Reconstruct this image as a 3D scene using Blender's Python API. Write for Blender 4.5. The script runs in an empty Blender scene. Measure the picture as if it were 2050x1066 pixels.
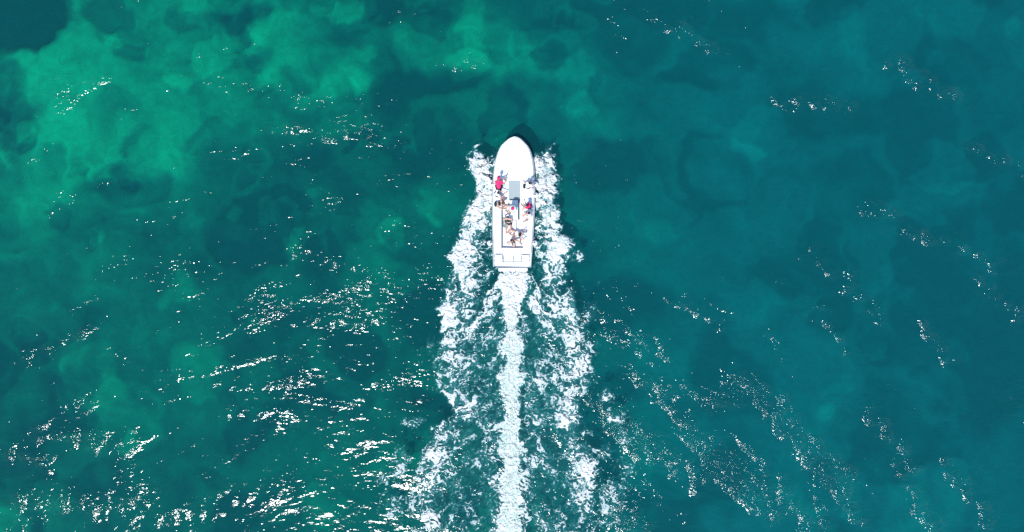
import bpy, bmesh, math, random
import numpy as np
from mathutils import Vector, Matrix, Quaternion

random.seed(7)
sc = bpy.context.scene
COL = sc.collection

# ------------------------------------------------------------------ camera, sky, sun, exposure
H = 45.0                                   # drone height above the water
PPM = 32.0                                 # photo pixels per metre at water level
cam_d = bpy.data.cameras.new('camera'); cam = bpy.data.objects.new('camera', cam_d); COL.objects.link(cam)
cam.location = (0, 0, H); cam.rotation_euler = (0, 0, 0)
cam_d.sensor_width = 36.0
cam_d.lens = 36.0 * H / (2050 / PPM)
cam_d.clip_end = 3000; cam_d.clip_start = 0.5
sc.camera = cam

SUN_EL = math.radians(57)
SUN_AZ = math.radians(203)                 # compass bearing the light comes from (image top = 0)
world = bpy.data.worlds.new('World'); sc.world = world; world.use_nodes = True
wn = world.node_tree.nodes; wl = world.node_tree.links
bg = wn['Background']
sky = wn.new('ShaderNodeTexSky'); sky.sky_type = 'NISHITA'; sky.sun_disc = False; sky.dust_density = 0.0; sky.ozone_density = 2.0
sky.sun_elevation = SUN_EL; sky.sun_rotation = SUN_AZ
wl.new(sky.outputs[0], bg.inputs[0]); bg.inputs[1].default_value = 0.15
sun_d = bpy.data.lights.new('sun', 'SUN'); sun_d.energy = 3.6; sun_d.angle = math.radians(0.5)
sun_d.color = (1.0, 0.985, 0.96)
sun = bpy.data.objects.new('sun', sun_d); COL.objects.link(sun)
sdir = Vector((math.sin(SUN_AZ) * math.cos(SUN_EL), math.cos(SUN_AZ) * math.cos(SUN_EL), math.sin(SUN_EL)))
sun.rotation_euler = sdir.to_track_quat('Z', 'Y').to_euler()
sun.location = sdir * 60
sc.view_settings.view_transform = 'Standard'; sc.view_settings.look = 'None'
sc.view_settings.exposure = 0.55; sc.view_settings.gamma = 1.0; sc.view_settings.use_curve_mapping = False
sc.cycles.use_denoising = False
sc.cycles.transparent_max_bounces = 8
sc.cycles.max_bounces = 5; sc.cycles.diffuse_bounces = 2; sc.cycles.glossy_bounces = 2
sc.cycles.sample_clamp_indirect = 3.0

# ------------------------------------------------------------------ numpy noise
def perlin(x, y, seed=0):
    rs = np.random.RandomState(seed)
    ang = rs.rand(256, 256) * 2 * np.pi
    gx, gy = np.cos(ang).astype(np.float32), np.sin(ang).astype(np.float32)
    xi = np.floor(x).astype(np.int64); yi = np.floor(y).astype(np.int64)
    xf = (x - xi).astype(np.float32); yf = (y - yi).astype(np.float32)
    u = xf * xf * xf * (xf * (xf * 6 - 15) + 10); v = yf * yf * yf * (yf * (yf * 6 - 15) + 10)
    x0, x1, y0, y1 = xi & 255, (xi + 1) & 255, yi & 255, (yi + 1) & 255
    def g(a, b, dx, dy): return gx[a, b] * dx + gy[a, b] * dy
    n0 = g(x0, y0, xf, yf) * (1 - u) + g(x1, y0, xf - 1, yf) * u
    n1 = g(x0, y1, xf, yf - 1) * (1 - u) + g(x1, y1, xf - 1, yf - 1) * u
    return (n0 * (1 - v) + n1 * v) * 1.5

def fbm(x, y, seed=0, octv=4, gain=0.5):
    s = 0; a = 1.0; f = 1.0
    for k in range(octv):
        s = s + a * perlin(x * f + 17.3 * k, y * f - 9.1 * k, seed + k); a *= gain; f *= 2.03
    return s

def sstep(a, b, x):
    t = np.clip((x - a) / (b - a), 0, 1); return t * t * (3 - 2 * t)

def to_px(X, Y): return 1025 + PPM * X, 533 - PPM * Y

def lin(c):                               # sRGB 0-255 -> linear
    c = np.array(c, float) / 255
    return np.where(c <= 0.04045, c / 12.92, ((c + 0.055) / 1.055) ** 2.4)

# ------------------------------------------------------------------ shape of the wake, in photo pixels at water level
LO = np.array([(286, 958), (296, 936), (312, 937), (340, 941), (380, 950), (410, 941), (450, 924), (495, 903), (520, 898), (545, 906),
               (580, 886), (620, 875), (650, 890), (690, 876), (730, 862), (770, 864), (795, 890), (830, 903), (860, 872), (900, 848),
               (950, 832), (1000, 818), (1050, 822), (1300, 790)], float)
RO = np.array([(280, 1120), (292, 1112), (330, 1114), (360, 1121), (400, 1108), (440, 1126), (480, 1140), (510, 1150), (530, 1132),
               (580, 1143), (610, 1156), (640, 1177), (670, 1167), (720, 1186), (770, 1202), (790, 1168), (830, 1162), (880, 1190),
               (930, 1198), (980, 1192), (1060, 1204), (1300, 1230)], float)

def wake(u, v):
    """foam density 0..1+ and a milky aeration field"""
    wu = u + 9 * fbm(u / 46, v / 46, 11, 4, .6) + 3.5 * perlin(u / 9, v / 9, 15)
    wv = v + 9 * fbm(u / 40, v / 40, 21, 3)
    D = np.zeros_like(u); 
    centre = np.interp(v, [275, 540, 1066], [1031, 1027, 1024])
    for side, tab in ((-1, LO), (1, RO)):
        o = np.interp(wv, tab[:, 0], tab[:, 1])
        inner_w = np.interp(v, [280, 420, 520, 600, 700, 850, 1066, 1300], [60, 70, 82, 62, 66, 64, 66, 90])
        s = (wu - o) * (-side)                       # distance inward from the outer edge
        top = sstep(298, 326, wv + 6 * perlin(u / 12, v / 12, 305))                    # where the foam starts
        prof = sstep(-8, 12, s) * (1 - 0.8 * sstep(inner_w * 0.4, inner_w * 1.35, s))
        dens = np.interp(v, [300, 420, 500, 540, 600, 700, 800, 900, 1000, 1200], [1.12, 1.0, .90, .80, .76, .72, .62, .66, .60, .35])
        clump = 0.48 * fbm(u / 50, v / 60, 31 + side, 3)
        own = (wu < centre) if side < 0 else (wu >= centre)
        D = np.where(own, np.maximum(D, top * prof * (dens + clump * sstep(430, 560, v))), D)
        # thin spray line thrown out ahead of the foam
        tip = np.exp(-((s - 6 - (wv - 292) * (0.2 if side < 0 else 0.9)) / 6) ** 2) * sstep(284, 294, wv) * (1 - sstep(308, 320, wv))
        D = np.maximum(D, 0.55 * tip * (s > -14))
    lo = np.interp(v, LO[:, 0], LO[:, 1]); ro = np.interp(v, RO[:, 0], RO[:, 1])
    inside = sstep(0, 30, u - lo) * sstep(0, 30, ro - u)
    web = inside * sstep(540, 600, v) * np.interp(v, [540, 640, 800, 1066, 1200], [.36, .32, .27, .20, .12]) * np.clip(0.95 + 1.3 * fbm(u / 42, v / 60, 41, 2), 0.1, 2)
    D = np.maximum(D, web)
    # clear water on both sides of the plume just behind the transom
    cl = 0
    for cx, cy, ax, ay, tilt in ((985, 578, 16, 42, -.38), (1068, 572, 15, 40, .36)):
        du, dv = u - cx, v - cy
        cl = np.maximum(cl, np.exp(-(((du - tilt * dv * .6) / ax) ** 2 + (dv / ay) ** 2) ** 1.5))
    for cx, cy, ax, ay in ((1078, 424, 9, 13), (1079, 470, 10, 13), (1074, 528, 11, 22), (974, 476, 12, 12), (978, 520, 11, 24), (1074, 385, 4, 10)):
        cl = np.maximum(cl, .95 * np.exp(-((wu - cx) / ax) ** 2 - ((wv - cy) / ay) ** 2))
    D = D * (1 - 0.72 * cl)
    # curling ridge lines leaving the transom corners
    for side, pts in ((-1, [(545, 996), (575, 992), (600, 977), (640, 952), (690, 930)]), (1, [(545, 1060), (580, 1066), (610, 1082), (640, 1099), (690, 1118)])):
        c = np.interp(wv, [p[0] for p in pts], [p[1] for p in pts])
        w = np.interp(v, [545, 600, 690], [3.5, 7, 14])
        D = np.maximum(D, (0.9 * np.exp(-((wu - c) / w) ** 2)) * sstep(543, 556, v) * (1 - sstep(640, 700, v)))
        wedge = np.exp(-((wu - (c - side * w * 1.6)) / (w * 1.6)) ** 2) * sstep(560, 590, v) * (1 - sstep(620, 690, v))
        D = np.maximum(D, 0.66 * wedge)
    # torn scraps of foam outside the arms
    for cx, cy, ax, ay, w in ((1209, 795, 13, 14, .8), (1232, 838, 20, 13, .6), (1248, 880, 12, 22, .55), (1212, 905, 16, 14, .6), (1225, 985, 24, 30, .45),
                              (1215, 1035, 22, 26, .45), (830, 850, 20, 12, .5), (800, 930, 26, 30, .4), (790, 1010, 26, 34, .38), (1183, 625, 16, 14, .6),
                              (1160, 515, 12, 14, .6), (1176, 700, 22, 20, .6), (860, 700, 16, 22, .45), (1255, 940, 22, 20, .4), (770, 960, 16, 22, .3)):
        D = np.maximum(D, w * np.exp(-((wu - cx) / ax) ** 2 - ((wv - cy) / ay) ** 2))
    # prop plume
    pc = np.interp(v, [545, 620, 700, 850, 1066, 1300], [1026, 1022, 1025, 1024, 1024, 1020])
    ph = np.interp(v, [540, 560, 600, 650, 800, 900, 1066, 1300], [31, 29, 25, 17, 19, 20, 25, 32])
    ph = ph * (1 + 0.22 * sstep(600, 660, v) * (perlin(u / 200, v / 34, 301) + .6 * perlin(u / 30, v / 15, 302)))
    d = np.abs(wu - pc - 5 * perlin(u / 300, v / 60, 303)) / ph
    core = np.interp(v, [560, 660, 1066], [1.2, 1.12, 1.06]) * (1 - sstep(0.55, 1.5, d)) * sstep(536, 546, v)
    D = np.maximum(D, core)
    D = np.maximum(D, (0.62 * (1 - sstep(1.0, 2.1, d)) * sstep(590, 640, v)) * (0.8 + .6 * fbm(u / 24, v / 24, 55, 2)))
    D = D * (1 - sstep(1120, 1280, v))
    aer = np.clip(0.55 * sstep(0.1, 0.9, D) + 0.25 * inside * sstep(540, 620, v) * (1 - sstep(900, 1200, v)), 0, 1)
    return np.clip(D, 0, 1.3), aer, np.clip(core, 0, 1)

def waves(X, Y):
    """height of the open water"""
    u, v = to_px(X, Y)
    left = 1 - sstep(-4, 4, X)
    # divergent waves: crests fan out on both sides of the track
    a1 = math.radians(-42); a2 = math.radians(16)
    r = 0
    for side_w, ang in ((1 - left, a1), (left, a2)):
        c, s = math.cos(ang), math.sin(ang)
        al = X * c + Y * s; ac = -X * s + Y * c
        r = r + side_w * (perlin(al / 3.6, ac / 1.5, 61) * (0.07 - .03 * left) + perlin(al / 1.5 + 5, ac / 0.62, 62) * (0.016 - .006 * left))
    r = r + fbm(X / 7, Y / 7, 63, 2) * 0.06 + perlin(X / 0.9, Y / 0.7, 65) * 0.008
    return r * (1 - sstep(60, 110, np.hypot(X, Y)))

# bands of steep ripples: ends in photo pixels at water level, half width, strength
BANDS = [(1185, 640, 1330, 700, 26, 1.1), (1480, 750, 1560, 800, 16, 1.2), (1570, 830, 1700, 960, 20, 1.2), (1390, 860, 1560, 1030, 26, 1.0),
         (1200, 790, 1290, 900, 22, 1.2), (1190, 960, 1290, 1060, 22, 1.3), (1740, 410, 1860, 480, 18, 1.3), (1850, 470, 2010, 530, 14, 1.5),
         (1960, 560, 2050, 640, 16, 1.5), (1620, 500, 1760, 620, 24, 1.1), (1300, 30, 1440, 100, 14, 1.6), (1780, 120, 1930, 210, 16, 1.6),
         (1840, 640, 1900, 720, 14, 1.2), (1370, 600, 1440, 650, 12, 1.2), (1690, 950, 1720, 1040, 14, 1.2), (1800, 930, 1870, 1050, 16, 1.0),
         (1240, 830, 1400, 960, 24, 1.0), (1560, 200, 1700, 215, 18, 1.5), (1280, 760, 1460, 800, 20, .9), (1500, 900, 1640, 1060, 22, .9),
         (650, 630, 740, 640, 22, .9), (660, 245, 740, 260, 16, 1.4), (540, 260, 680, 272, 14, 1.3), (440, 775, 590, 765, 16, .6),
         (230, 940, 300, 1000, 24, .6), (80, 870, 200, 880, 22, 1.2), (40, 1000, 260, 1010, 26, 1.1), (20, 905, 90, 930, 18, 1.2), (320, 1040, 470, 1020, 20, .8), (40, 720, 180, 660, 12, .9), (470, 825, 560, 830, 22, .7), (500, 995, 560, 985, 16, .8),
         (600, 500, 780, 560, 16, .8), (880, 130, 960, 125, 10, 1.5), (420, 160, 640, 195, 16, .9), (1940, 290, 2050, 340, 14, 1.4)]

BANDS += [(1500, 770, 1700, 1010, 14, 1.1), (1330, 800, 1480, 980, 14, .9), (1640, 620, 1700, 700, 12, 1.0), (1900, 930, 1990, 1060, 14, 1.2), (1740, 820, 1830, 930, 14, 1.0)]

def chop(X, Y):
    """how ruffled the surface is: bands of small steep ripples"""
    u, v = to_px(X, Y)
    left = 1 - sstep(-5, 5, X)
    out = 0
    for side_w, ang, sd in ((1 - left, math.radians(-43), 71), (left, math.radians(14), 81)):
        c, s = math.cos(ang), math.sin(ang)
        wx = X + 1.6 * perlin(X / 7, Y / 7, sd + 5); wy = Y + 1.6 * perlin(X / 7, Y / 7, sd + 6)
        al = wx * c + wy * s; ac = -wx * s + wy * c
        b = perlin(al / 4.5, ac / 2.0, sd) + 0.55 * perlin(al / 3.5, ac / 1.0, sd + 1)
        out = out + side_w * sstep(0.02, 0.75, b)
    patch = 0.5 + 0.9 * fbm(X / 11, Y / 11, 91, 2)
    q = 0.45 + (1.0 - .25 * (1 - left)) * out * np.clip(patch, 0.15, 1.6)
    uw = u + 14 * perlin(u / 40, v / 40, 96); vw = v + 14 * perlin(u / 40, v / 40, 97)
    for x1, y1, x2, y2, hw, a in BANDS:
        dx, dy = x2 - x1, y2 - y1; t = np.clip(((uw - x1) * dx + (vw - y1) * dy) / (dx * dx + dy * dy), 0, 1)
        q = q + (1.35 - .25 * left) * a * np.exp(-(((uw - x1 - t * dx) ** 2 + (vw - y1 - t * dy) ** 2) / hw ** 2)) * (0.7 + 0.9 * perlin(u / 22, v / 22, 98))
    q = q * (0.80 + 0.20 * sstep(480, 800, v)) * (1 - 0.60 * left * sstep(520, 900, v) * sstep(60, 480, u)) * (1 + 0.30 * (1 - left) * sstep(500, 900, v))
    return np.clip(q, 0.2, 2.4)

def foam_pattern(X, Y):
    side = sstep(-0.4, 0.4, X) * 2 - 1
    ang = -side * math.radians(38)
    c, sn = np.cos(ang), np.sin(ang)
    wx = X + 0.36 * fbm(X / 1.0, Y / 1.0, 201, 4, .6); wy = Y + 0.36 * fbm(X / 1.0, Y / 1.0, 211, 4, .6)
    al = wx * c + wy * sn; ac = -wx * sn + wy * c
    r1 = np.abs(perlin(al / 0.62, ac / 0.34, 221)); r2 = np.abs(perlin(al / 0.30 + 3, ac / 0.17, 222)); r3 = np.abs(perlin(al / 0.16 + 3, ac / 0.11, 223))
    bl = fbm(al / 1.1, ac / 0.6, 231, 4, .6)
    P = 0.46 * rank(r1) + 0.32 * rank(r2) + 0.18 * rank(r3) + 0.34 * rank(-bl)
    return rank(P), r1, r2, bl, wx, wy

def rank(a):
    q = np.quantile(a.ravel()[::37], np.linspace(0, 1, 101)); return np.interp(a, q, np.linspace(0, 1, 101))

# ------------------------------------------------------------------ material helpers
def new_mat(name):
    m = bpy.data.materials.new(name); m.use_nodes = True
    m.node_tree.nodes.clear()
    return m, m.node_tree.nodes, m.node_tree.links

def simple(name, col, rough=0.5, spec=0.4, var=0.06, scale=12.0, bump=0.0, metallic=0.0):
    m, n, l = new_mat(name)
    out = n.new('ShaderNodeOutputMaterial'); p = n.new('ShaderNodeBsdfPrincipled')
    tc = n.new('ShaderNodeTexCoord'); nz = n.new('ShaderNodeTexNoise'); nz.inputs['Scale'].default_value = scale
    nz.inputs['Detail'].default_value = 4
    l.new(tc.outputs['Object'], nz.inputs['Vector'])
    mr = n.new('ShaderNodeMapRange'); mr.inputs['To Min'].default_value = 1 - var; mr.inputs['To Max'].default_value = 1 + var
    l.new(nz.outputs['Fac'], mr.inputs['Value'])
    mx = n.new('ShaderNodeVectorMath'); mx.operation = 'SCALE'; mx.inputs[0].default_value = col
    l.new(mr.outputs[0], mx.inputs['Scale']); l.new(mx.outputs[0], p.inputs['Base Color'])
    p.inputs['Roughness'].default_value = rough; p.inputs['Specular IOR Level'].default_value = spec
    p.inputs['Metallic'].default_value = metallic
    if bump:
        b = n.new('ShaderNodeBump'); b.inputs['Strength'].default_value = bump; b.inputs['Distance'].default_value = 0.01
        nb = n.new('ShaderNodeTexNoise'); nb.inputs['Scale'].default_value = scale * 6
        l.new(tc.outputs['Object'], nb.inputs['Vector']); l.new(nb.outputs['Fac'], b.inputs['Height']); l.new(b.outputs[0], p.inputs['Normal'])
    l.new(p.outputs[0], out.inputs[0])
    return m

def grid_mesh(name, xs, ys, Z, mat, keep=None, attrs={}, cols=None):
    nx, ny = len(xs), len(ys)
    Xg, Yg = np.meshgrid(xs, ys)
    co = np.stack([Xg, Yg, Z], -1).reshape(-1, 3).astype(np.float32)
    j, i = np.meshgrid(np.arange(ny - 1), np.arange(nx - 1), indexing='ij')
    a = j * nx + i
    q = np.stack([a, a + 1, a + 1 + nx, a + nx], -1).reshape(-1, 4)
    if keep is not None:
        q = q[keep.reshape(-1)]
        used = np.zeros(len(co), bool); used[q.ravel()] = True
        remap = np.cumsum(used) - 1
        co = co[used]; q = remap[q]
        attrs = {k: w.reshape(-1)[used] for k, w in attrs.items()}
        if cols is not None: cols = cols.reshape(-1, 4)[used]
    me = bpy.data.meshes.new(name)
    me.vertices.add(len(co)); me.vertices.foreach_set('co', co.ravel())
    me.loops.add(len(q) * 4); me.loops.foreach_set('vertex_index', q.ravel().astype(np.int32))
    me.polygons.add(len(q)); me.polygons.foreach_set('loop_start', np.arange(0, len(q) * 4, 4, dtype=np.int32))
    me.polygons.foreach_set('loop_total', np.full(len(q), 4, np.int32))
    me.update(calc_edges=True)
    me.polygons.foreach_set('use_smooth', np.ones(len(q), bool))
    for k, w in attrs.items():
        at = me.attributes.new(k, 'FLOAT', 'POINT'); at.data.foreach_set('value', np.ascontiguousarray(w.reshape(-1), dtype=np.float32))
    if cols is not None:
        at = me.attributes.new('tint', 'FLOAT_COLOR', 'POINT'); at.data.foreach_set('color', np.ascontiguousarray(cols.reshape(-1), dtype=np.float32))
    me.materials.append(mat)
    o = bpy.data.objects.new(name, me); COL.objects.link(o)
    return o

def stretch_axis(half, step, far=900.0):
    a = np.arange(0, half + step * .5, step)
    out = list(a); d = step
    while out[-1] < far:
        d *= 1.35; out.append(out[-1] + d)
    out = np.array(out)
    return np.concatenate([-out[::-1][:-1], out])

# ------------------------------------------------------------------ seabed
SB = 1.1
def make_seabed():
    xs = stretch_axis(38, 0.16); ys = stretch_axis(22, 0.16)
    X, Y = np.meshgrid(xs, ys)
    k = H / (H + SB)
    u, v = to_px(X * k, Y * k)
    w1 = fbm(u / 130, v / 130, 101, 4); w2 = fbm(u / 130, v / 130, 111, 4)
    uu = u + 30 * w1; vv = v + 30 * w2
    blobs = [  # centre, radii, weight
        (330, 130, 330, 200, .42), (620, 90, 150, 110, .22), (690, 180, 80, 50, .28), (930, 90, 170, 80, .42), (1130, 110, 100, 70, .40),
        (60, 230, 170, 160, .22), (60, 600, 160, 260, .08), (200, 340, 210, 110, .30), (20, 450, 110, 80, .30), (320, 290, 60, 60, .16), (180, 340, 60, 40, .16),
        (30, 20, 90, 75, -1.1), (500, 105, 60, 45, -.35), (770, 150, 40, 70, -.32), (885, 165, 80, 32, -.40), (610, 20, 150, 30, -.12),
        (720, 70, 40, 40, -.25), (155, 285, 45, 40, -.22), (480, 15, 60, 26, -.4), (0, 160, 40, 70, -.25),
        (205, 560, 65, 60, .15), (300, 630, 95, 80, .18), (85, 690, 90, 80, .20), (255, 800, 90, 70, .10), (400, 780, 90, 90, .12),
        (390, 440, 45, 30, .16), (870, 400, 60, 45, .22), (760, 560, 90, 60, .10), (680, 250, 60, 40, .20), (250, 500, 50, 30, .12),
        (560, 330, 170, 60, -.12), (870, 310, 70, 40, -.20), (1040, 190, 150, 60, .10),
        (1200, 240, 60, 45, .22), (1560, 410, 110, 60, .14), (1500, 600, 60, 35, .16), (1340, 520, 110, 70, .10), (1330, 730, 100, 60, .12),
        (1230, 330, 60, 60, -.28), (1250, 610, 95, 60, -.30), (1420, 710, 45, 60, -.30), (1380, 165, 60, 25, -.26), (1950, 800, 90, 70, -.26),
        (1700, 225, 160, 60, -.20), (1600, 540, 160, 60, -.12), (1230, 800, 60, 60, -.16), (1760, 80, 160, 70, .08), (1330, 930, 170, 110, -.20), (215, 775, 70, 60, -.12), (900, 60, 140, 90, -.08),
        (1100, 420, 60, 120, .06), (1480, 30, 120, 40, -.14), (620, 700, 140, 130, -.10), (700, 930, 160, 100, .06), (100, 960, 180, 80, -.12)]
    b = np.full_like(u, 0.24)
    for (cx, cy, rx, ry, w) in blobs:
        d = np.sqrt(((uu - cx) / rx) ** 2 + ((vv - cy) / ry) ** 2)
        b += w * (1 - sstep(0.55, 1.25, d))
    green = (1 - sstep(900, 1500, u))
    rs = np.random.RandomState(5)
    for k in range(330):                          # overlapping lobes of sand, rock and weed
        cx, cy = rs.uniform(-60, 2110), rs.uniform(-60, 1120); rx = rs.uniform(22, 85) * (1.0 if cx < 1250 else 1.5); ry = rx * rs.uniform(.5, 1.2)
        w = rs.choice([-1, 1]) * rs.uniform(.07, .21) * (1.25 if (cy < 420 and cx < 1250) else 1.0); a = rs.uniform(0, 3.14); hard = rs.uniform(.6, .95)
        if k >= 210: cx, cy, rx = rs.uniform(-40, 1230), rs.uniform(-60, 520), rs.uniform(14, 38); ry = rx * rs.uniform(.5, 1.3)
        mk = (np.abs(uu - cx) < 200) & (np.abs(vv - cy) < 200)
        x_, y_ = uu[mk] - cx, vv[mk] - cy
        d = np.sqrt(((x_ * math.cos(a) + y_ * math.sin(a)) / rx) ** 2 + ((-x_ * math.sin(a) + y_ * math.cos(a)) / ry) ** 2)
        b[mk] += w * (1 - sstep(hard, hard + .18, d))
    fine = fbm(uu / 60, vv / 60, 121, 4)
    # cells of rock and weed
    b += (0.07 + 0.06 * green) * fine + 0.10 * fbm(u / 150, v / 150, 131, 3)
    b = np.where(b > 0.45, 0.45 + (b - 0.45) * 0.80, b)
    b = np.clip(b, 0.0, 1.1)
    deep = np.array((0.010, 0.095, 0.115)); mid_g = np.array((0.06, 0.22, 0.18)); sand_g = np.array((0.3, 0.80, 0.46))
    mid_b = np.array((0.04, 0.20, 0.22)); sand_b = np.array((0.20, 0.60, 0.54))
    gm = green[..., None]
    mid = mid_g * gm + mid_b * (1 - gm); sand = sand_g * gm + sand_b * (1 - gm)
    t1 = sstep(0, 0.35, b)[..., None]; t2 = sstep(0.3, 1.0, b)[..., None]
    col = deep * (1 - t1) + mid * t1
    col = col * (1 - t2) + sand * t2
    # far corner drops away to deeper water
    dp = sstep(1300, 2300, u)[..., None] * 0.35
    col = col * (1 - dp) + np.array((.01, .08, .15)) * dp
    cols = np.concatenate([col, np.ones(col.shape[:2] + (1,))], -1)
    Z = -SB - 0.5 + 0.5 * b + 0.04 * fine - 2.0 * sstep(40, 400, np.hypot(X, Y))
    m, n, l = new_mat('seabed_rock_and_sand')
    out = n.new('ShaderNodeOutputMaterial'); p = n.new('ShaderNodeBsdfDiffuse')
    at = n.new('ShaderNodeAttribute'); at.attribute_name = 'tint'
    tc = n.new('ShaderNodeTexCoord'); nz = n.new('ShaderNodeTexNoise'); nz.inputs['Scale'].default_value = 1.3; nz.inputs['Detail'].default_value = 6
    nz.inputs['Distortion'].default_value = 1.2
    l.new(tc.outputs['Object'], nz.inputs['Vector'])
    mr = n.new('ShaderNodeMapRange'); mr.inputs['From Min'].default_value = .3; mr.inputs['From Max'].default_value = .7
    mr.inputs['To Min'].default_value = .76; mr.inputs['To Max'].default_value = 1.24
    n4 = n.new('ShaderNodeTexNoise'); n4.inputs['Scale'].default_value = 3.2; n4.inputs['Detail'].default_value = 5; n4.inputs['Distortion'].default_value = 2.5
    n4.inputs['Roughness'].default_value = .65
    l.new(tc.outputs['Object'], n4.inputs['Vector'])
    av = n.new('ShaderNodeMix'); av.inputs['Factor'].default_value = .45; l.new(nz.outputs['Fac'], av.inputs[2]); l.new(n4.outputs['Fac'], av.inputs[3])
    l.new(av.outputs[0], mr.inputs['Value'])
    sc_ = n.new('ShaderNodeVectorMath'); sc_.operation = 'SCALE'
    l.new(at.outputs['Color'], sc_.inputs[0]); l.new(mr.outputs[0], sc_.inputs['Scale']); l.new(sc_.outputs[0], p.inputs['Color'])
    l.new(p.outputs[0], out.inputs[0])
    o = grid_mesh('seabed', xs, ys, Z, m, cols=cols)
    o['kind'] = 'structure'; o['label'] = 'pale reef and dark weed patches seen through the green water'

# ------------------------------------------------------------------ water
def make_water():
    xs = stretch_axis(37, 0.07); ys = stretch_axis(20, 0.07)
    X, Y = np.meshgrid(xs, ys)
    u, v = to_px(X, Y)
    D, aer, core = wake(u, v)
    Z = waves(X, Y) 
    Z += 0.10 * sstep(0.2, 1.1, D) * (1 - 0.5 * core)
    jx = np.where((xs > -8.8) & (xs < 8.2))[0]; jy = np.where((ys > -22) & (ys < 8.6))[0]
    sub = np.ix_(jy, jx); P_ = foam_pattern(X[sub], Y[sub])[0]
    halo = sstep(-0.34, 0.06, D[sub] - P_) * sstep(0.03, 0.25, D[sub])
    aer = aer * 0.45; aer[sub] = np.clip(aer[sub] + 0.58 * halo, 0, 1)
    m, n, l = new_mat('sea_water')
    out = n.new('ShaderNodeOutputMaterial')
    tc = n.new('ShaderNodeTexCoord')
    def noise(scale, sx, sy, rot, detail=2.0, dist=0.0):
        mp = n.new('ShaderNodeMapping'); mp.inputs['Rotation'].default_value = (0, 0, math.radians(rot)); mp.inputs['Scale'].default_value = (sx, sy, 1)
        l.new(tc.outputs['Object'], mp.inputs['Vector'])
        nz = n.new('ShaderNodeTexNoise'); nz.inputs['Scale'].default_value = scale; nz.inputs['Detail'].default_value = detail
        nz.inputs['Distortion'].default_value = dist; nz.inputs['Roughness'].default_value = 0.55
        l.new(mp.outputs[0], nz.inputs['Vector']); return nz.outputs['Fac']
    def math_(op, a, b=None):
        q = n.new('ShaderNodeMath'); q.operation = op
        for i, s in enumerate((a, b)):
            if s is None: continue
            if isinstance(s, (int, float)): q.inputs[i].default_value = s
            else: l.new(s, q.inputs[i])
        return q.outputs[0]
    ch = n.new('ShaderNodeAttribute'); ch.attribute_name = 'chop'
    n1 = noise(1.6, 0.8, 1.5, 20, 2.0, .4)
    n2 = noise(2.6, 0.75, 1.5, -25, 2.0, .8)
    n3 = noise(6.0, 0.9, 1.3, 8, 1.0, .6)
    h = math_('ADD', math_('MULTIPLY', n1, 0.24), math_('MULTIPLY', n2, 0.20))
    h = math_('ADD', h, math_('MULTIPLY', n3, 0.030))
    h = math_('MULTIPLY', h, math_('MULTIPLY', ch.outputs['Fac'], 0.42))
    bp = n.new('ShaderNodeBump'); bp.inputs['Strength'].default_value = 1.0; bp.inputs['Distance'].default_value = 1.0
    l.new(h, bp.inputs['Height'])
    fr = n.new('ShaderNodeFresnel'); fr.inputs['IOR'].default_value = 1.333
    gl = n.new('ShaderNodeBsdfGlossy'); gl.distribution = 'BECKMANN'; gl.inputs['Roughness'].default_value = 0.15; l.new(bp.outputs[0], gl.inputs['Normal'])
    di = n.new('ShaderNodeBsdfDiffuse')
    # light scattered back from inside the water barely follows the surface slope
    vm = n.new('ShaderNodeVectorMath'); vm.operation = 'MULTIPLY_ADD'
    l.new(bp.outputs[0], vm.inputs[0]); vm.inputs[1].default_value = (.26, .26, .26); vm.inputs[2].default_value = (0, 0, .74)
    l.new(vm.outputs[0], di.inputs['Normal'])
    bp.inputs['Strength'].default_value = 1.0
    ae = n.new('ShaderNodeAttribute'); ae.attribute_name = 'aeration'
    tn = n.new('ShaderNodeAttribute'); tn.attribute_name = 'tint'
    mixc = n.new('ShaderNodeMix'); mixc.data_type = 'RGBA'; l.new(ae.outputs['Fac'], mixc.inputs['Factor'])
    l.new(tn.outputs['Color'], mixc.inputs[6]); mixc.inputs[7].default_value = (0.05, 0.22, 0.215, 1)
    l.new(mixc.outputs[2], di.inputs['Color'])
    tr = n.new('ShaderNodeBsdfTransparent'); tr.inputs['Color'].default_value = (0.03, 0.93, 0.88, 1)
    mx = n.new('ShaderNodeMixShader')
    fac = math_('ADD', 0.50, math_('MULTIPLY', ae.outputs['Fac'], 0.4))
    l.new(fac, mx.inputs[0]); l.new(tr.outputs[0], mx.inputs[1]); l.new(di.outputs[0], mx.inputs[2])
    m2 = n.new('ShaderNodeMixShader'); l.new(fr.outputs[0], m2.inputs[0]); l.new(mx.outputs[0], m2.inputs[1]); l.new(gl.outputs[0], m2.inputs[2])
    l.new(m2.outputs[0], out.inputs[0])
    g = (1 - sstep(800, 1500, u))[..., None]
    col = np.array((0.0, 0.056, 0.057)) * g + np.array((0.0, 0.073, 0.083)) * (1 - g)
    cols = np.concatenate([col, np.ones(col.shape[:2] + (1,))], -1)
    c = chop(X, Y)
    o = grid_mesh('water', xs, ys, Z, m, attrs={'chop': c * (1 - 0.3 * sstep(.3, .8, D)), 'aeration': aer}, cols=cols)
    o['kind'] = 'structure'; o['label'] = 'rippled teal sea surface with sun glitter'

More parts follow.
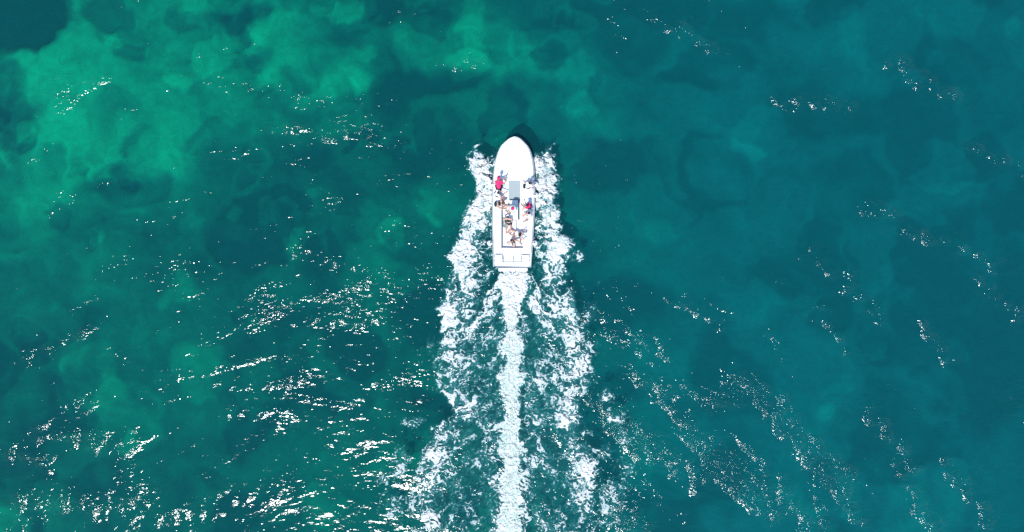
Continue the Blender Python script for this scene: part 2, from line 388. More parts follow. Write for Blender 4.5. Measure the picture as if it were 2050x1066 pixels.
# ------------------------------------------------------------------ foam, real relief
def make_foam():
    step = 0.025
    xs = np.arange(-8.6, 8.0, step); ys = np.arange(-21.0, 8.1, step)
    X, Y = np.meshgrid(xs, ys)
    u, v = to_px(X, Y)
    D, aer, core = wake(u, v)
    P, r1, r2, bl, wx, wy = foam_pattern(X, Y)
    thick = D - P
    fine = fbm(X / 0.11, Y / 0.11, 241, 2, .6)
    thick = thick + 0.07 * fine
    keepv = thick > 0.0
    keep = keepv[:-1, :-1] & keepv[1:, :-1] & keepv[:-1, 1:] & keepv[1:, 1:]
    base = waves(X, Y) + 0.10 * sstep(0.2, 1.1, D) * (1 - 0.5 * core)
    lump = fbm(wx / 0.5, wy / 0.42, 251, 4, .55)
    t = np.clip(thick, 0, 1)
    bowz = (1 - sstep(330, 470, v)) * sstep(0.5, 1.0, D)
    Z = base + 0.012 + 0.10 * np.sqrt(t) + t * (0.13 * lump + 0.05 * fine) + 0.18 * bowz * (0.6 + lump)
    m, n, l = new_mat('sea_foam')
    out = n.new('ShaderNodeOutputMaterial'); p = n.new('ShaderNodeBsdfPrincipled')
    at = n.new('ShaderNodeAttribute'); at.attribute_name = 'thickness'
    cr = n.new('ShaderNodeValToRGB'); e = cr.color_ramp.elements
    e[0].position = 0.0; e[0].color = (0.08, 0.24, 0.24, 1); e[1].position = 0.50; e[1].color = (0.62, 0.63, 0.61, 1)
    x = cr.color_ramp.elements.new(0.12); x.color = (0.30, 0.40, 0.39, 1)
    l.new(at.outputs['Fac'], cr.inputs[0])
    mk = n.new('ShaderNodeAttribute'); mk.attribute_name = 'milk'
    mm = n.new('ShaderNodeMix'); mm.data_type = 'RGBA'; l.new(mk.outputs['Fac'], mm.inputs['Factor'])
    l.new(cr.outputs[0], mm.inputs[6]); mm.inputs[7].default_value = (0.40, 0.51, 0.46, 1)
    l.new(mm.outputs[2], p.inputs['Base Color'])
    p.inputs['Roughness'].default_value = 0.7; p.inputs['Specular IOR Level'].default_value = 0.2
    l.new(p.outputs[0], out.inputs[0])
    milky = np.clip(core * 1.3, 0, 1) * sstep(600, 680, v) * sstep(0.30, 0.62, rank(0.6 * rank(r1) + .5 * rank(bl) + .4 * rank(r2)))
    o = grid_mesh('wake_foam', xs, ys, Z, m, keep=keep, attrs={'thickness': np.clip(t, 0.03, 1), 'milk': np.clip(milky, 0, 1)})
    o['kind'] = 'stuff'; o['category'] = 'foam'
    o['label'] = 'white foam and broken wake spreading in a V behind the speedboat'

make_seabed(); make_water(); make_foam()

# ------------------------------------------------------------------ the boat
white = simple('white_gelcoat', (0.86, 0.87, 0.87), 0.35, 0.4, 0.03, 3, 0.0)
white2 = simple('white_moulded_deck', (0.84, 0.85, 0.85), 0.55, 0.3, 0.04, 5, 0.15)
greyp = simple('grey_nonslip_mat', (0.33, 0.38, 0.38), 0.85, 0.2, 0.10, 20, 0.5)
rubm = simple('dark_teal_rubbing_strake', (0.34, 0.40, 0.41), 0.6, 0.3)
steel = simple('stainless_steel', (0.45, 0.48, 0.48), 0.3, 0.5, 0.05, 10, 0, 0.9)
black = simple('black_rubber', (0.02, 0.03, 0.035), 0.6, 0.3)
seam_and_shade = simple('grey_seam_sealant_and_shade', (0.22, 0.28, 0.28), 0.8, 0.2)
cush = simple('white_vinyl_cushion', (0.80, 0.81, 0.80), 0.6, 0.3, 0.04, 6, 0.2)

BO = Vector(((1028 - 1025) / PPM, (533 - 408) / PPM, 0.0)); BR = math.radians(-1.2)
boat = bpy.data.objects.new('speedboat', None); COL.objects.link(boat)
boat.location = BO; boat.rotation_euler = (0, 0, BR)
boat['label'] = 'long white open speedboat with a pointed bow carrying a group of people'
boat['category'] = 'boat'
BM = Matrix.Translation(BO) @ Matrix.Rotation(BR, 4, 'Z'); BMi = BM.inverted()

def W(px, py, z):                         # world point at height z seen at that place in the photo
    k = (H - z) / H
    return Vector(((px - 1025) / PPM * k, (533 - py) / PPM * k, z))
def L(px, py, z): return BMi @ W(px, py, z)

def link(name, me, mat, parent=None, smooth=False, bevel=0):
    me.materials.append(mat)
    if smooth: me.polygons.foreach_set('use_smooth', [True] * len(me.polygons))
    o = bpy.data.objects.new(name, me); COL.objects.link(o)
    if parent: o.parent = parent
    if bevel:
        b = o.modifiers.new('bevel', 'BEVEL'); b.width = bevel; b.segments = 2; b.limit_method = 'ANGLE'; b.angle_limit = math.radians(40)
    return o

def prism(name, pts, z0, z1, mat, parent, bevel=0.012):
    """solid from an outline of (x, y) points; anticlockwise"""
    ar = sum(pts[i][0] * pts[(i + 1) % len(pts)][1] - pts[(i + 1) % len(pts)][0] * pts[i][1] for i in range(len(pts)))
    if ar < 0: pts = pts[::-1]
    n_ = len(pts); me = bpy.data.meshes.new(name)
    vs = [(p[0], p[1], z0) for p in pts] + [(p[0], p[1], z1) for p in pts]
    fs = [tuple(range(n_))[::-1], tuple(range(n_, 2 * n_))] + [(i, (i + 1) % n_, n_ + (i + 1) % n_, n_ + i) for i in range(n_)]
    me.from_pydata(vs, [], fs); me.update()
    return link(name, me, mat, parent, bevel=bevel)

def pbox(name, x0, y0, x1, y1, z0, z1, mat, parent, bevel=0.012):
    """box whose top face is seen between two photo corners"""
    a = [L(x0, y0, z1), L(x1, y0, z1), L(x1, y1, z1), L(x0, y1, z1)]
    return prism(name, [(p.x, p.y) for p in a], z0, z1, mat, parent, bevel)

def tube_mesh(name, pts, rad, sides=8, closed=False):
    bm = bmesh.new(); rings = []
    P = [Vector(p) for p in pts]; N = len(P)
    rads = rad if isinstance(rad, (list, tuple)) else [rad] * N
    for i, p in enumerate(P):
        a = P[(i - 1) % N] if (closed or i) else p; b = P[(i + 1) % N] if (closed or i < N - 1) else p
        t = (b - a).normalized(); up = Vector((0, 0, 1)) if abs(t.z) < .9 else Vector((1, 0, 0))
        s = t.cross(up).normalized(); w = s.cross(t).normalized()
        rings.append([bm.verts.new(p + rads[i] * (math.cos(q) * s + math.sin(q) * w)) for q in [2 * math.pi * k / sides for k in range(sides)]])
    for i in range(N if closed else N - 1):
        A, B = rings[i], rings[(i + 1) % N]
        for k in range(sides): bm.faces.new((A[k], A[(k + 1) % sides], B[(k + 1) % sides], B[k]))
    if not closed: bm.faces.new(rings[0][::-1]); bm.faces.new(rings[-1])
    bmesh.ops.recalc_face_normals(bm, faces=bm.faces)
    me = bpy.data.meshes.new(name); bm.to_mesh(me); bm.free(); return me

# half breadths along the boat: photo row -> half width in pixels
HB = [(275, 0.0), (275.8, 3.2), (278, 8.5), (281, 13.2), (285, 17.6), (292, 24.6), (299, 29), (306, 32), (321, 36.6), (341, 39.6), (370, 41.6),
      (410, 41.8), (450, 41.0), (500, 38.8), (537, 36.8)]
DZ = 0.58
k0 = (H - DZ) / H
def yl(row): return (408 - row) / PPM * k0
def hb(row): return float(np.interp(row, [a for a, b in HB], [b for a, b in HB])) / PPM * k0
rows_all = [275, 275.8, 278, 281, 285, 288, 292, 296, 299, 306, 313, 321, 331, 341, 355, 370, 390, 410, 430, 450, 475, 500, 520, 537]

def build_hull():
    bm = bmesh.new(); secs = []
    for r in rows_all:
        y = yl(r); w = hb(r); t = (537 - r) / 262.0
        sheer = DZ - 0.10 + 0.04 * t ** 2
        flare = 0.80 - 0.35 * max(0, t - .5) * 2
        pts = []
        for f, z in ((1.0, sheer), (0.985, sheer - .10), (0.5 + .5 * flare, 0.35), (flare, 0.05), (flare * .85, -0.12), (0.0, -0.45 + 0.5 * max(0, t - .72) * 3)):
            pts.append((w * f, y - 0.25 * t ** 3 * (1 - z / sheer) * 1.6, z))
        full = [(-x, yy, z) for x, yy, z in pts] + [(x, yy, z) for x, yy, z in pts[::-1][1:]]
        secs.append([bm.verts.new(p) for p in full])
    for a, b in zip(secs, secs[1:]):
        for i in range(len(a) - 1): bm.faces.new((a[i], a[i + 1], b[i + 1], b[i]))
    bm.faces.new(secs[-1])
    bmesh.ops.remove_doubles(bm, verts=bm.verts, dist=0.0005)
    bmesh.ops.recalc_face_normals(bm, faces=bm.faces)
    me = bpy.data.meshes.new('hull'); bm.to_mesh(me); bm.free()
    return link('hull', me, white, boat, True)
build_hull()

def outline(r0, r1, inset, side=0):
    rs = sorted(set([r0] + [r for r in rows_all if r0 < r < r1] + [r1]))
    return [(max(hb(r) - inset, 0.0), yl(r) - (inset * .8 if r < 282 else 0)) for r in rs]

# rubbing strake round the sheer
st = outline(275, 537, 0.0)
ring = [(x + .018, y, DZ - .20 + .05 * ((y - yl(537)) / 8.0) ** 2) for x, y in st]
sk = tube_mesh('rubbing_strake', [(-x, y, z) for x, y, z in ring[::-1]] + ring[1:], 0.032, 8)
link('rubbing_strake', sk, rubm, boat, True)

S0 = DZ - 0.20                            # floor of the sunken cockpit
# sole
so = outline(415, 505, 0.10)
prism('cockpit_sole', so + [(-x, y) for x, y in so[::-1]], S0 - .04, S0, white2, boat, 0)
# foredeck: everything forward of row 420
fo = outline(275, 420, 0.055)
prism('foredeck', fo + [(-x, y) for x, y in fo[::-1]], S0 - .02, DZ, white, boat, 0.02)
def xl(px, row): return L(px, row, DZ).x
for sgn in (-1, 1):
    e = outline(420, 498, 0.055)
    if sgn < 0:
        inner = [(xl(1004, 498), yl(498)), (xl(1004.5, 420), yl(420))]
        prism('side_deck', [(-x, y) for x, y in e] + inner, S0 - .02, DZ, white, boat, 0.015)
    else:
        inner = [(xl(1047, 498), yl(498)), (xl(1047, 441), yl(441)), (xl(1019, 441), yl(441)), (xl(1019, 420), yl(420))]
        prism('side_deck', e + inner, S0 - .02, DZ, white, boat, 0.015)
e = outline(498, 510, 0.055)
prism('aft_deck', e + [(-x, y) for x, y in e[::-1]], S0 - .02, DZ, white, boat, 0.012)
# transom well and platform
e = outline(511, 537, 0.06)
prism('transom_platform', e + [(-x, y) for x, y in e[::-1]], 0.20, 0.38, white2, boat, 0.02)
pbox('swim_platform', 998, 536.5, 1056, 543.5, 0.27, 0.37, white2, boat, 0.02)
pbox('transom_locker', 992, 511.3, 1005.5, 525, 0.37, 0.54, white, boat, 0.02)
pbox('transom_locker', 1045, 511.3, 1059, 525, 0.37, 0.54, white, boat, 0.02)
pbox('transom_bench', 993, 525.4, 1059, 530.5, 0.37, 0.48, white, boat, 0.02)
# thin moulding joints that read as grey lines
pbox('deck_seam', 993, 504.6, 1057, 505.3, DZ - .01, DZ + .006, seam_and_shade, boat, 0)
pbox('deck_seam', 1064, 396.6, 1056, 397.3, DZ - .01, DZ + .006, seam_and_shade, boat, 0)
# grey non-slip mat, raised engine box on it, bench
pbox('nonslip_mat', 1018, 361.8, 1041.7, 401, DZ - .01, DZ + .012, greyp, boat, 0.003)
pbox('nonslip_mat', 1018, 401.2, 1041.2, 440.6, DZ - .01, DZ + .012, greyp, boat, 0.003)
box = pbox('engine_box', 1019.3, 401, 1036.9, 440, DZ + .013, DZ + .19, cush, boat, 0.02)
pbox('bench_seat', 1019.5, 441.6, 1033.0, 465, S0 + .002, DZ + .02, cush, boat, 0.02)
pbox('cushion', 1020.2, 402, 1036.0, 409.5, DZ + .192, DZ + .225, cush, boat, 0.012)
# stern details: ladder rails, cleats, exhaust bracket
def rail(name, pts, r, mat):
    return link(name, tube_mesh(name, [L(*p) for p in pts], r, 8), mat, boat, True)
for x in (1007, 1027.5, 1043):
    rail('grab_rail', [(x, 512.5, .38), (x, 512.5, .48), (x + .6, 524, .52), (x + .6, 525, .38)], 0.018, steel)
rail('boarding_ladder', [(1020, 542, .39), (1021, 548, .34), (1023.5, 550.5, .30), (1029, 550.5, .30), (1031, 548, .34), (1032, 542, .39)], 0.022, steel)
rail('ladder_rung', [(1021.5, 546.5, .35), (1030.7, 546.5, .35)], 0.03, steel)
for x, y in ((993, 500), (1060, 499), (1022, 288), (1040, 288)):
    cl = rail('cleat', [(x, y - 1.6, DZ + .05), (x, y + 1.6, DZ + .05)], 0.014, steel)
for xx in (990.3, 1060):
    rail('stern_rail', [(xx, 508, DZ), (xx, 510, DZ + .05), (xx, 519, DZ - .02), (xx, 524, .5)], 0.016, steel)
link('steering_wheel', tube_mesh('steering_wheel', [L(1013 + 3.6 * math.cos(a), 427 + 3.6 * math.sin(a), DZ + .12 + .05 * math.sin(a)) for a in [i * math.pi / 8 for i in range(16)]], .014, 6, True), black, boat, True)

shade_mat = simple('dark_shade_strip', (0.02, 0.06, 0.07), 0.7, 0.2)  # dark colour for strips that paint in shadow lines
pbox('coaming_shade', 1003.6, 420.5, 1005.2, 497.5, DZ - .01, DZ + .008, shade_mat, boat, 0)  # painted shade of the port cockpit wall, a dark strip
pbox('coaming_shade', 1005.3, 496.6, 1046.5, 497.6, DZ - .01, DZ + .008, seam_and_shade, boat, 0)  # aft wall's shade line, painted as a thin grey strip
pbox('box_shade', 1037.0, 400.2, 1038.8, 440, DZ + .013, DZ + .03, shade_mat, boat, 0)  # box's shadow to starboard, painted as a dark strip
pbox('box_shade', 1022.5, 399.8, 1036.9, 400.9, DZ + .013, DZ + .03, shade_mat, boat, 0)  # box's shadow along its forward edge, painted the same way

# ------------------------------------------------------------------ fenders hung over the side
fend = simple('white_fender_vinyl', (0.84, 0.86, 0.86), 0.35, 0.5, 0.03, 6)
rope = simple('dark_rope', (0.05, 0.07, 0.075), 0.9, 0.1)
def fender(px, py, z, label, side):
    root = bpy.data.objects.new('fender', None); COL.objects.link(root)
    c = W(px, py, z); root.location = c
    root['label'] = label; root['category'] = 'fender'; root['group'] = 'round fenders along the hull'
    bm = bmesh.new(); bmesh.ops.create_uvsphere(bm, u_segments=24, v_segments=16, radius=0.17)
    for v_ in bm.verts:
        v_.co.z *= 1.12
        if v_.co.z > 0.15: v_.co.z += (v_.co.z - .15) * .6
    me = bpy.data.meshes.new('ball'); bm.to_mesh(me); bm.free(); link('ball', me, fend, root, True)
    s = side
    link('eyelet', tube_mesh('eyelet', [(-s * .02, 0.0, .16), (-s * .04, .01, .25)], [.05, .035], 10), black, root, True)
    link('rope', tube_mesh('rope', [(-s * .04, 0.01, .24), (-s * .10, .02, .34), (-s * .22, .03, DZ - z + .02)], .014, 6), rope, root, True)
fender(1072.4, 369.5, 0.33, 'forward of the two round white fenders beside the starboard rail passengers', 1)
fender(1072.2, 391, 0.33, 'round white fender on the starboard side just behind the foremost one', 1)
fender(1070.8, 487, 0.33, 'round white fender near the stern on the starboard side', 1)
fender(980.6, 487, 0.33, 'round white fender near the stern on the port side', -1)
fender(983.0, 369.5, 0.33, 'round white fender beside the person in the pink shirt on the port side', -1)

# ------------------------------------------------------------------ people
skin = simple('tanned_skin', (0.58, 0.34, 0.25), 0.55, 0.35, 0.06, 25)
cloths = {'pink': simple('pink_cotton', (0.72, 0.035, 0.14), 0.85, 0.1, 0.06, 30, .3), 'white': simple('white_cotton', (0.78, 0.79, 0.78), 0.85, 0.1, 0.05, 30, .3),
          'dark': simple('dark_navy_cloth', (0.012, 0.035, 0.05), 0.85, 0.1, 0.15, 30, .3), 'grey': simple('grey_teal_towel_cloth', (0.17, 0.28, 0.29), 0.95, 0.05, 0.12, 20, .6),
          'cyan': simple('pale_cyan_cloth', (0.35, 0.78, 0.78), 0.9, 0.1, 0.08, 25, .4), 'palegrey': simple('pale_grey_straw', (0.50, 0.58, 0.57), 0.9, 0.1, 0.12, 40, .5)}
hair_m = {'dark': simple('dark_brown_hair', (0.02, 0.014, 0.012), 0.6, 0.3, 0.3, 60, .6), 'brown': simple('brown_hair', (0.09, 0.045, 0.025), 0.6, 0.3, 0.3, 60, .6)}
eye_m = simple('dark_eye', (0.01, 0.01, 0.01), 0.2, 0.5)

class Shape:
    def __init__(s): s.v = []; s.f = []
    def cap(s, a, b, ra, rb, n=12, flat=None):
        """closed tapered capsule; flat = (axis, factor) squeezes the section along that axis"""
        a, b = Vector(a), Vector(b); t = (b - a)
        if t.length < 1e-5: t = Vector((0, 0, 1e-4))
        L_ = t.length; t = t.normalized()
        ref = Vector((0, 0, 1)) if abs(t.z) < .9 else Vector((0, 1, 0))
        if flat: ref = flat[0] - flat[0].dot(t) * t; ref = ref.normalized() if ref.length > 1e-3 else Vector((1, 0, 0))
        w = (ref - ref.dot(t) * t).normalized(); q = t.cross(w).normalized(); fz = flat[1] if flat else 1.0
        prof = [(-ra * math.cos(x), ra * math.sin(x)) for x in (0.35, .75, 1.15, math.pi / 2)] + [(L_ + rb * math.sin(x), rb * math.cos(x)) for x in (0, .42, .82, 1.22)]
        base = len(s.v)
        s.v.append(a - t * ra)
        for d, r in prof:
            for k in range(n):
                an = 2 * math.pi * k / n
                s.v.append(a + t * d + r * (math.cos(an) * w * fz + math.sin(an) * q))
        s.v.append(b + t * rb); last = len(s.v) - 1
        for k in range(n): s.f.append((base, base + 1 + (k + 1) % n, base + 1 + k))
        for j in range(len(prof) - 1):
            o = base + 1 + j * n
            for k in range(n): s.f.append((o + k, o + (k + 1) % n, o + n + (k + 1) % n, o + n + k))
        o = base + 1 + (len(prof) - 1) * n
        for k in range(n): s.f.append((o + k, o + (k + 1) % n, last))
    def mesh(s, name, voxel=None, smooth=2):
        me = bpy.data.meshes.new(name); me.from_pydata([tuple(x) for x in s.v], [], s.f); me.update()
        if voxel:
            o = bpy.data.objects.new('tmp', me); COL.objects.link(o)
            r = o.modifiers.new('r', 'REMESH'); r.mode = 'VOXEL'; r.voxel_size = voxel
            if smooth:
                sm = o.modifiers.new('s', 'SMOOTH'); sm.iterations = smooth; sm.factor = .5
            dg = bpy.context.evaluated_depsgraph_get(); dg.update()
            me2 = bpy.data.meshes.new_from_object(o.evaluated_get(dg))
            bpy.data.objects.remove(o); bpy.data.meshes.remove(me); me = me2; me.name = name
        return me

def ik(a, c, l1, l2, pole):
    """middle joint between a and c; c is pulled in reach"""
    d = c - a; D = d.length; mx = (l1 + l2) * .995
    if D > mx: c = a + d * (mx / D); d = c - a; D = mx
    D = max(D, abs(l1 - l2) + .02)
    x = (l1 * l1 - l2 * l2 + D * D) / (2 * D); h = math.sqrt(max(l1 * l1 - x * x, 0))
    t = d.normalized(); p = (pole - pole.dot(t) * t)
    p = p.normalized() if p.length > 1e-4 else Vector((0, 0, 1))
    return a + t * x + p * h, c

def person(label, pelvis, neck, face, hands, feet, top='white', bottom='dark', hair='dark', hat=None, S=0.97,
           knee_pole=(0, 0, 1), elbow_pole=(0, 0, -1), long_sleeves=False, swim=False, right=None):
    """pelvis, neck, hands, feet: (photo x, photo y, height); face: where the head looks (x right, y up the picture)"""
    P = W(*pelvis); N0 = W(*neck)
    tdir = (N0 - P).normalized(); N = P + tdir * 0.50 * S
    F = Vector(face).normalized()
    R = tdir.cross(F) if right is None else Vector(right)     # left-right axis
    R = (R - R.dot(tdir) * tdir).normalized()
    Fb = R.cross(tdir).normalized()                            # chest normal
    if Fb.dot(F) < 0: Fb = -Fb
    kp = Vector(knee_pole); ep = Vector(elbow_pole)
    root = bpy.data.objects.new('person', None); COL.objects.link(root)
    root.location = (P.x, P.y, min(P.z, W(*feet[0]).z)); root['label'] = label; root['category'] = 'person'; root['group'] = 'people aboard the speedboat'
    O = Vector(root.location)
    P = P - O; N = N - O
    b = Shape(); sh = Shape(); lo = Shape()
    chest = P + tdir * .34 * S; waist = P + tdir * .17 * S
    # torso: oval sections
    b.cap(P - R * .07 * S, P + R * .07 * S, .105 * S, .105 * S)
    b.cap(P, waist, .13 * S, .115 * S, flat=(Fb, .78)); b.cap(waist, chest, .115 * S, .145 * S, flat=(Fb, .72)); 
    b.cap(chest, N - tdir * .05 * S, .145 * S, .09 * S, flat=(Fb, .70))
    sw = .165 * S
    b.cap(N - tdir * .05 * S - R * sw, N - tdir * .05 * S + R * sw, .058 * S, .058 * S)
    head_up = (tdir * .6 + Vector((0, 0, 1)) * .4).normalized() if tdir.z > .2 else tdir
    hc = N + head_up * .155 * S + F * .02
    hu = (head_up - head_up.dot(F) * F * .8).normalized()
    b.cap(N - tdir * .03, hc, .055 * S, .055 * S)
    b.cap(hc - hu * .045 * S, hc + hu * .035 * S, .075 * S, .088 * S); b.cap(hc - hu * .06 * S + F * .03 * S, hc + F * .02 * S, .055 * S, .07 * S)
    b.cap(hc + F * .088 * S, hc + F * .108 * S - hu * .025 * S, .010, .014, 8)                     # nose
    Rh = hu.cross(F).normalized()
    for s in (-1, 1):
        b.cap(hc + Rh * s * .084 * S - hu * .005, hc + Rh * s * .09 * S - hu * .03, .018, .014, 8)     # ear
    # clothes on the torso
    g = .014
    if not swim:
        sh.cap(P + tdir * .02, waist, .13 * S + g, .118 * S + g, flat=(Fb, .82)); sh.cap(waist, chest, .118 * S + g, .145 * S + g, flat=(Fb, .76))
        sh.cap(chest, N - tdir * .06 * S, .145 * S + g, .085 * S + g, flat=(Fb, .74)); sh.cap(N - tdir * .055 * S - R * sw, N - tdir * .055 * S + R * sw, .058 * S + g, .058 * S + g)
    else:
        sh.cap(chest - tdir * .03, chest + tdir * .0, .137 * S + .006, .142 * S + .006, flat=(Fb, .76))
        for s in (-1, 1): sh.cap(chest + R * s * .08 + Fb * .03, N + R * s * .05 - tdir * .02, .03, .022)
    lo.cap(P - R * .07 * S, P + R * .07 * S, .105 * S + g, .105 * S + g); lo.cap(P, P + tdir * .08, .132 * S + g * .8, .122 * S + g * .8, flat=(Fb, .82))
    holds = []
    for i, s in enumerate((-1, 1)):
        if hands[i] is not None:
            sj = N - tdir * .055 * S + R * s * sw
            ht = W(*hands[i]) - O
            el, wr = ik(sj, ht, .29 * S, .26 * S, ep + R * s * .5)
            b.cap(sj, el, .050 * S, .040 * S); b.cap(el, wr, .040 * S, .027 * S)
            hd = (wr - el).normalized(); pn = (ep - ep.dot(hd) * hd); pn = pn.normalized() if pn.length > 1e-3 else Vector((0, 0, 1))
            sd = hd.cross(pn).normalized()
            pk = wr + hd * .075 * S
            b.cap(wr, pk, .030 * S, .036 * S, flat=(pn, .5))
            for fi, (off, ln) in enumerate(((-.030, .062), (-.010, .074), (.010, .070), (.029, .055))):
                f0 = pk + sd * off * S; f1 = f0 + hd * ln * .6 * S + pn * .008; f2 = f1 + hd * ln * .25 * S + pn * ln * .45 * S
                b.cap(f0, f1, .0105 * S, .0095 * S, 8); b.cap(f1, f2, .0095 * S, .008 * S, 8)
            th0 = wr + hd * .025 * S + sd * -.030 * S; th1 = th0 + (hd * .6 - sd * .8).normalized() * .045 * S + pn * .01
            b.cap(th0, th1, .014 * S, .011 * S, 8); b.cap(th1, th1 + hd * .03 * S + pn * .012, .011 * S, .009 * S, 8)
            holds.append(O + pk + hd * .03)
            if not swim: sh.cap(sj, sj.lerp(el, .98 if long_sleeves else .55), .052 * S + g, .047 * S + g)
            if long_sleeves: sh.cap(el, el.lerp(wr, .9), .042 * S + g, .034 * S + g)
        hip = P + R * s * .085 * S - tdir * .02
        ft = W(*feet[i]) - O
        kn, an = ik(hip, ft, .43 * S, .42 * S, kp + R * s * .25)
        b.cap(hip, kn, .080 * S, .052 * S); b.cap(kn, an, .052 * S, .036 * S)
        b.cap(kn.lerp(an, .1), kn.lerp(an, .4), .052 * S, .050 * S)
        sdir_ = (an - kn).normalized(); fd = (kp - kp.dot(sdir_) * sdir_)
        fd = fd.normalized() if fd.length > 1e-3 else F
        if sdir_.z > -.5: fd = (fd * .8 + sdir_ * .6).normalized()
        b.cap(an - fd * .03, an + fd * .13 * S, .036 * S, .030 * S, flat=(sdir_, .8)); b.cap(an + fd * .13 * S, an + fd * .17 * S, .030 * S, .024 * S)
        if not swim: lo.cap(hip, hip.lerp(kn, .55), .083 * S + g, .068 * S + g)
    link('body', b.mesh('body', .0095, 2), skin, root, True)
    link('swimsuit' if swim else 'shirt', sh.mesh('shirt', .014, 1), cloths[top], root, True)
    link('swim_briefs' if swim else 'shorts', lo.mesh('shorts', .014, 1), cloths[bottom], root, True)
    hs = Shape(); hs.cap(hc + hu * .03 * S - F * .02, hc + hu * .045 * S - F * .015, .092 * S, .090 * S); hs.cap(hc - F * .045 * S, hc - F * .05 * S - hu * .05 * S, .080 * S, .06 * S)
    if hair == 'brown' or swim: hs.cap(hc - F * .06 * S - hu * .04, hc - F * .08 * S - hu * .16, .055, .03)
    link('hair', hs.mesh('hair', .012, 1), hair_m[hair], root, True)
    for s in (-1, 1):
        ey = Shape(); c = hc + F * .080 * S + Rh * s * .032 * S - hu * .002; ey.cap(c, c + F * .004, .009, .009, 8)
        link('eye', ey.mesh('eye'), eye_m, root, True)
    if hat:
        kind, cc, bc = hat
        rot = Vector((0, 0, 1)).rotation_difference(hu).to_matrix()
        def lathe(name, prof, mt, loc, nseg=28, wob=0.0):
            me = bpy.data.meshes.new(name); vs = []; fs = []
            for j, (r, z) in enumerate(prof):
                for k in range(nseg):
                    a = 2 * math.pi * k / nseg
                    vs.append(loc + rot @ Vector((r * math.cos(a), r * math.sin(a), z + wob * (r / .25) * math.sin(3 * a + 1))))
            for j in range(len(prof) - 1):
                for k in range(nseg): fs.append((j * nseg + k, j * nseg + (k + 1) % nseg, (j + 1) * nseg + (k + 1) % nseg, (j + 1) * nseg + k))
            fs.append(tuple(range((len(prof) - 1) * nseg, len(prof) * nseg)))
            me.from_pydata(vs, [], fs); me.update(); return link(name, me, mt, root, True)
        cr0 = hc + hu * .05 * S
        if kind == 'brim':
            lathe('hat_brim', [(.09, -.012), (.225, -.035), (.232, -.028), (.16, -.006), (.10, .004)], cloths[bc], cr0, wob=.03)
            lathe('hat_crown', [(.112, -.01), (.108, .05), (.085, .095), (.04, .11)], cloths[cc], cr0)
        else:
            lathe('cap_crown', [(.105, -.02), (.104, .03), (.08, .07), (.03, .085)], cloths[cc], cr0)
            v_ = Shape(); v_.cap(cr0 + F * .09, cr0 + F * .16, .07, .055, flat=(hu, .12)); link('cap_visor', v_.mesh('cap_visor', .008, 1), cloths[bc], root, True)
    return holds

d = DZ
# port side, forward: pink shirt, leaning forward over his knees with a rod
hA = person('person in pink shirt kneeling on the port side with a fishing rod',
       (998.5, 378, d + .34), (998, 362.5, d + .60), (.25, .9, -.25), [(1009, 356.5, d + .30), (1012, 362, d + .30)], [(994, 382, d + .04), (1002.5, 383, d + .04)],
       'pink', 'dark', 'brown', ('cap', 'pink', 'pink'), S=1.05, knee_pole=(0, 1, -.3), right=(1, 0, 0), elbow_pole=(.4, -.3, -1))
person('dark-haired person in a white shirt sitting behind the pink shirt on the port side',
       (993.5, 389, d + .14), (997, 387, d + .60), (.9, .3, -.2), [(1009, 392, d + .40), (1011, 385.5, d + .40)], [(1010, 397, d + .06), (1007, 403, d + .06)],
       'white', 'dark', 'dark', None)
person('person in a dark swimsuit bent forward on the port side beside the engine box',
       (993, 409.5, d + .12), (1005, 407.5, d + .42), (.95, .1, -.3), [(1011, 414, d + .2), (1003, 400, d + .1)], [(1009, 418.5, d + .05), (1011, 411, d + .05)],
       'dark', 'dark', 'brown', None, swim=True)
person('person under a pale sun hat with pink crown sitting on the engine box',
       (1030, 419, d + .31), (1027.5, 418, d + .78), (-.85, -.5, -.1), [(1018.5, 422, d + .5), (1021, 425, d + .5)], [(1014.5, 416, d + .05), (1015.5, 424.5, d - .12)],
       'cyan', 'white', 'brown', ('brim', 'pink', 'palegrey'))
hE = person('foremost person on the starboard side, white shirt and dark shorts, with a rod',
       (1055, 374.5, d + .14), (1059.5, 369, d + .55), (.5, .85, -.1), [(1062.5, 362.5, d + .40), (1065.3, 370, d + .34)], [(1050.5, 366, d + .06), (1062, 377.5, d + .06)],
       'white', 'dark', 'dark', None, knee_pole=(-.2, .3, 1))
person('person in a pink top with dark hair sitting at the starboard rail',
       (1061, 414, d + .14), (1056.5, 412, d + .58), (-.8, .4, -.2), [(1048, 417, d + .3), (1048, 408, d + .35)], [(1048, 419, d + .06), (1046, 412.5, d + .06)],
       'pink', 'dark', 'dark', None, S=.95)
person('dark-haired person in white sitting cross-legged behind the pink top on the starboard side',
       (1061.5, 434, d + .13), (1059.5, 428.5, d + .58), (-.8, .2, -.2), [(1049, 430, d + .35), (1051, 436, d + .3)], [(1048.5, 432, d + .05), (1049.5, 444.5, d + .05)],
       'white', 'white', 'dark', None)
person('person in a dark swimsuit with legs stretched out beside the grey towel on the bench',
       (1019.5, 448, d + .16), (1017, 439, d + .50), (-.1, -.9, .1), [(1010, 446, d + .1), (1024, 448, d + .12)], [(1012.5, 464, S0 + .10), (1017.5, 463, S0 + .10)],
       'dark', 'dark', 'dark', None, swim=True, knee_pole=(.1, -.3, 1))
person('person in dark top and grey cap reclining across the aft cockpit',
       (1034.5, 468, S0 + .24), (1044, 471, S0 + .50), (-.6, .1, .7), [(1050, 461.5, S0 + .5), (1050, 479.5, S0 + .45)], [(1019.5, 465.5, S0 + .08), (1021, 469.5, S0 + .08)],
       'dark', 'white', 'dark', ('cap', 'palegrey', 'palegrey'), knee_pole=(-.2, .1, 1), swim=True)
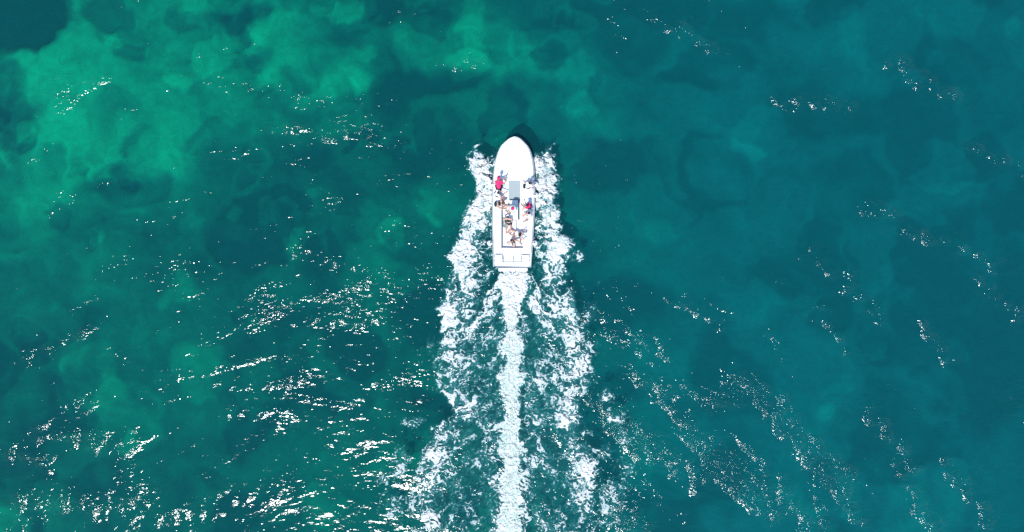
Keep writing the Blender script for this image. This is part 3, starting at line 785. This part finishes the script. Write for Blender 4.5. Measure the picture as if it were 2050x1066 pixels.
person('person in a dark swimsuit sitting on the cockpit floor nearest the stern',
       (1027, 483, S0 + .12), (1024.5, 482, S0 + .58), (.7, -.6, -.1), [(1015.5, 486.5, S0 + .1), (1032, 474.5, S0 + .35)], [(1031.5, 495, S0 + .06), (1042.5, 488.5, S0 + .06)],
       'dark', 'dark', 'dark', None, swim=True)

# ------------------------------------------------------------------ rods and towels
rodm = simple('dark_carbon_rod', (0.03, 0.05, 0.055), 0.4, 0.5)
def rod(label, a, b_):
    root = bpy.data.objects.new('fishing_rod', None); COL.objects.link(root)
    A, B = W(*a), W(*b_); root.location = A; D_ = B - A
    root['label'] = label; root['category'] = 'fishing rod'
    link('blank', tube_mesh('blank', [D_ * .18, D_ * .6 + Vector((0, 0, .03)), D_], [.014, .010, .005], 6), rodm, root, True)
    link('handle', tube_mesh('handle', [D_ * 0, D_ * .2], .022, 8), black, root, True)
    rl = Shape(); q = D_ * .22 + Vector((0, 0, -.05)); rl.cap(q - Vector((.03, 0, 0)), q + Vector((.03, 0, 0)), .035, .035); link('reel', rl.mesh('reel'), steel, root, True)
    for f in (.45, .7, .95):
        link('line_guide', tube_mesh('line_guide', [D_ * f + Vector((.02 * math.cos(a_), 0, .02 + .03 * (1 - (f - .45)) + .018 * math.sin(a_))) for a_ in [k * math.pi / 4 for k in range(8)]], .004, 5, True), steel, root)
rod('thin dark fishing rod held by the person in the pink shirt', (1010.5, 360.5, d + .28), (1019.8, 334.5, d + .95))
rod('thin pale fishing rod lying along the starboard rail', (1067, 382, d + .22), (1062.8, 352, d + .75))

def towel(label, corners, z, mat, seed):
    n1 = 14; me = bpy.data.meshes.new('towel'); vs = []; fs = []
    c = [W(px, py, z) for px, py in corners]; O = c[0].copy()
    for lay in (0, 1):
        for j in range(n1):
            for i in range(n1):
                s, t = i / (n1 - 1), j / (n1 - 1)
                p = c[0].lerp(c[1], s).lerp(c[3].lerp(c[2], s), t)
                zz = .012 + .022 * abs(math.sin(7 * s + 3 * t + seed)) + .012 * math.sin(13 * t + seed)
                vs.append((p.x - O.x, p.y - O.y, zz if lay else max(zz - .012, 0.001)))
    q = n1 * n1
    for j in range(n1 - 1):
        for i in range(n1 - 1):
            a = j * n1 + i; fs.append((a, a + n1, a + n1 + 1, a + 1)); fs.append((q + a, q + a + 1, q + a + n1 + 1, q + a + n1))
    edge = [i for i in range(n1)] + [j * n1 + n1 - 1 for j in range(1, n1)] + [(n1 - 1) * n1 + i for i in range(n1 - 2, -1, -1)] + [j * n1 for j in range(n1 - 2, 0, -1)]
    for a, b_ in zip(edge, edge[1:] + edge[:1]): fs.append((a, b_, q + b_, q + a))
    me.from_pydata(vs, [], fs); me.update()
    o = link('towel', me, cloths[mat], None, True); o.location = O; o['label'] = label; o['category'] = 'towel'
towel('crumpled pale cyan towel by the hands of the person in the pink shirt', [(1007, 373.5), (1011.5, 373), (1011, 366.5), (1006.5, 367.5)], d, 'cyan', 1)
towel('grey-green towel spread at the port edge of the cockpit', [(1006.5, 455), (1016, 458.5), (1016.5, 438), (1006.5, 436)], S0 + .004, 'grey', 2)
towel('small dark towel beside the foremost starboard passenger', [(1046.5, 376), (1051, 379), (1052, 369), (1047.5, 368)], d, 'dark', 3)
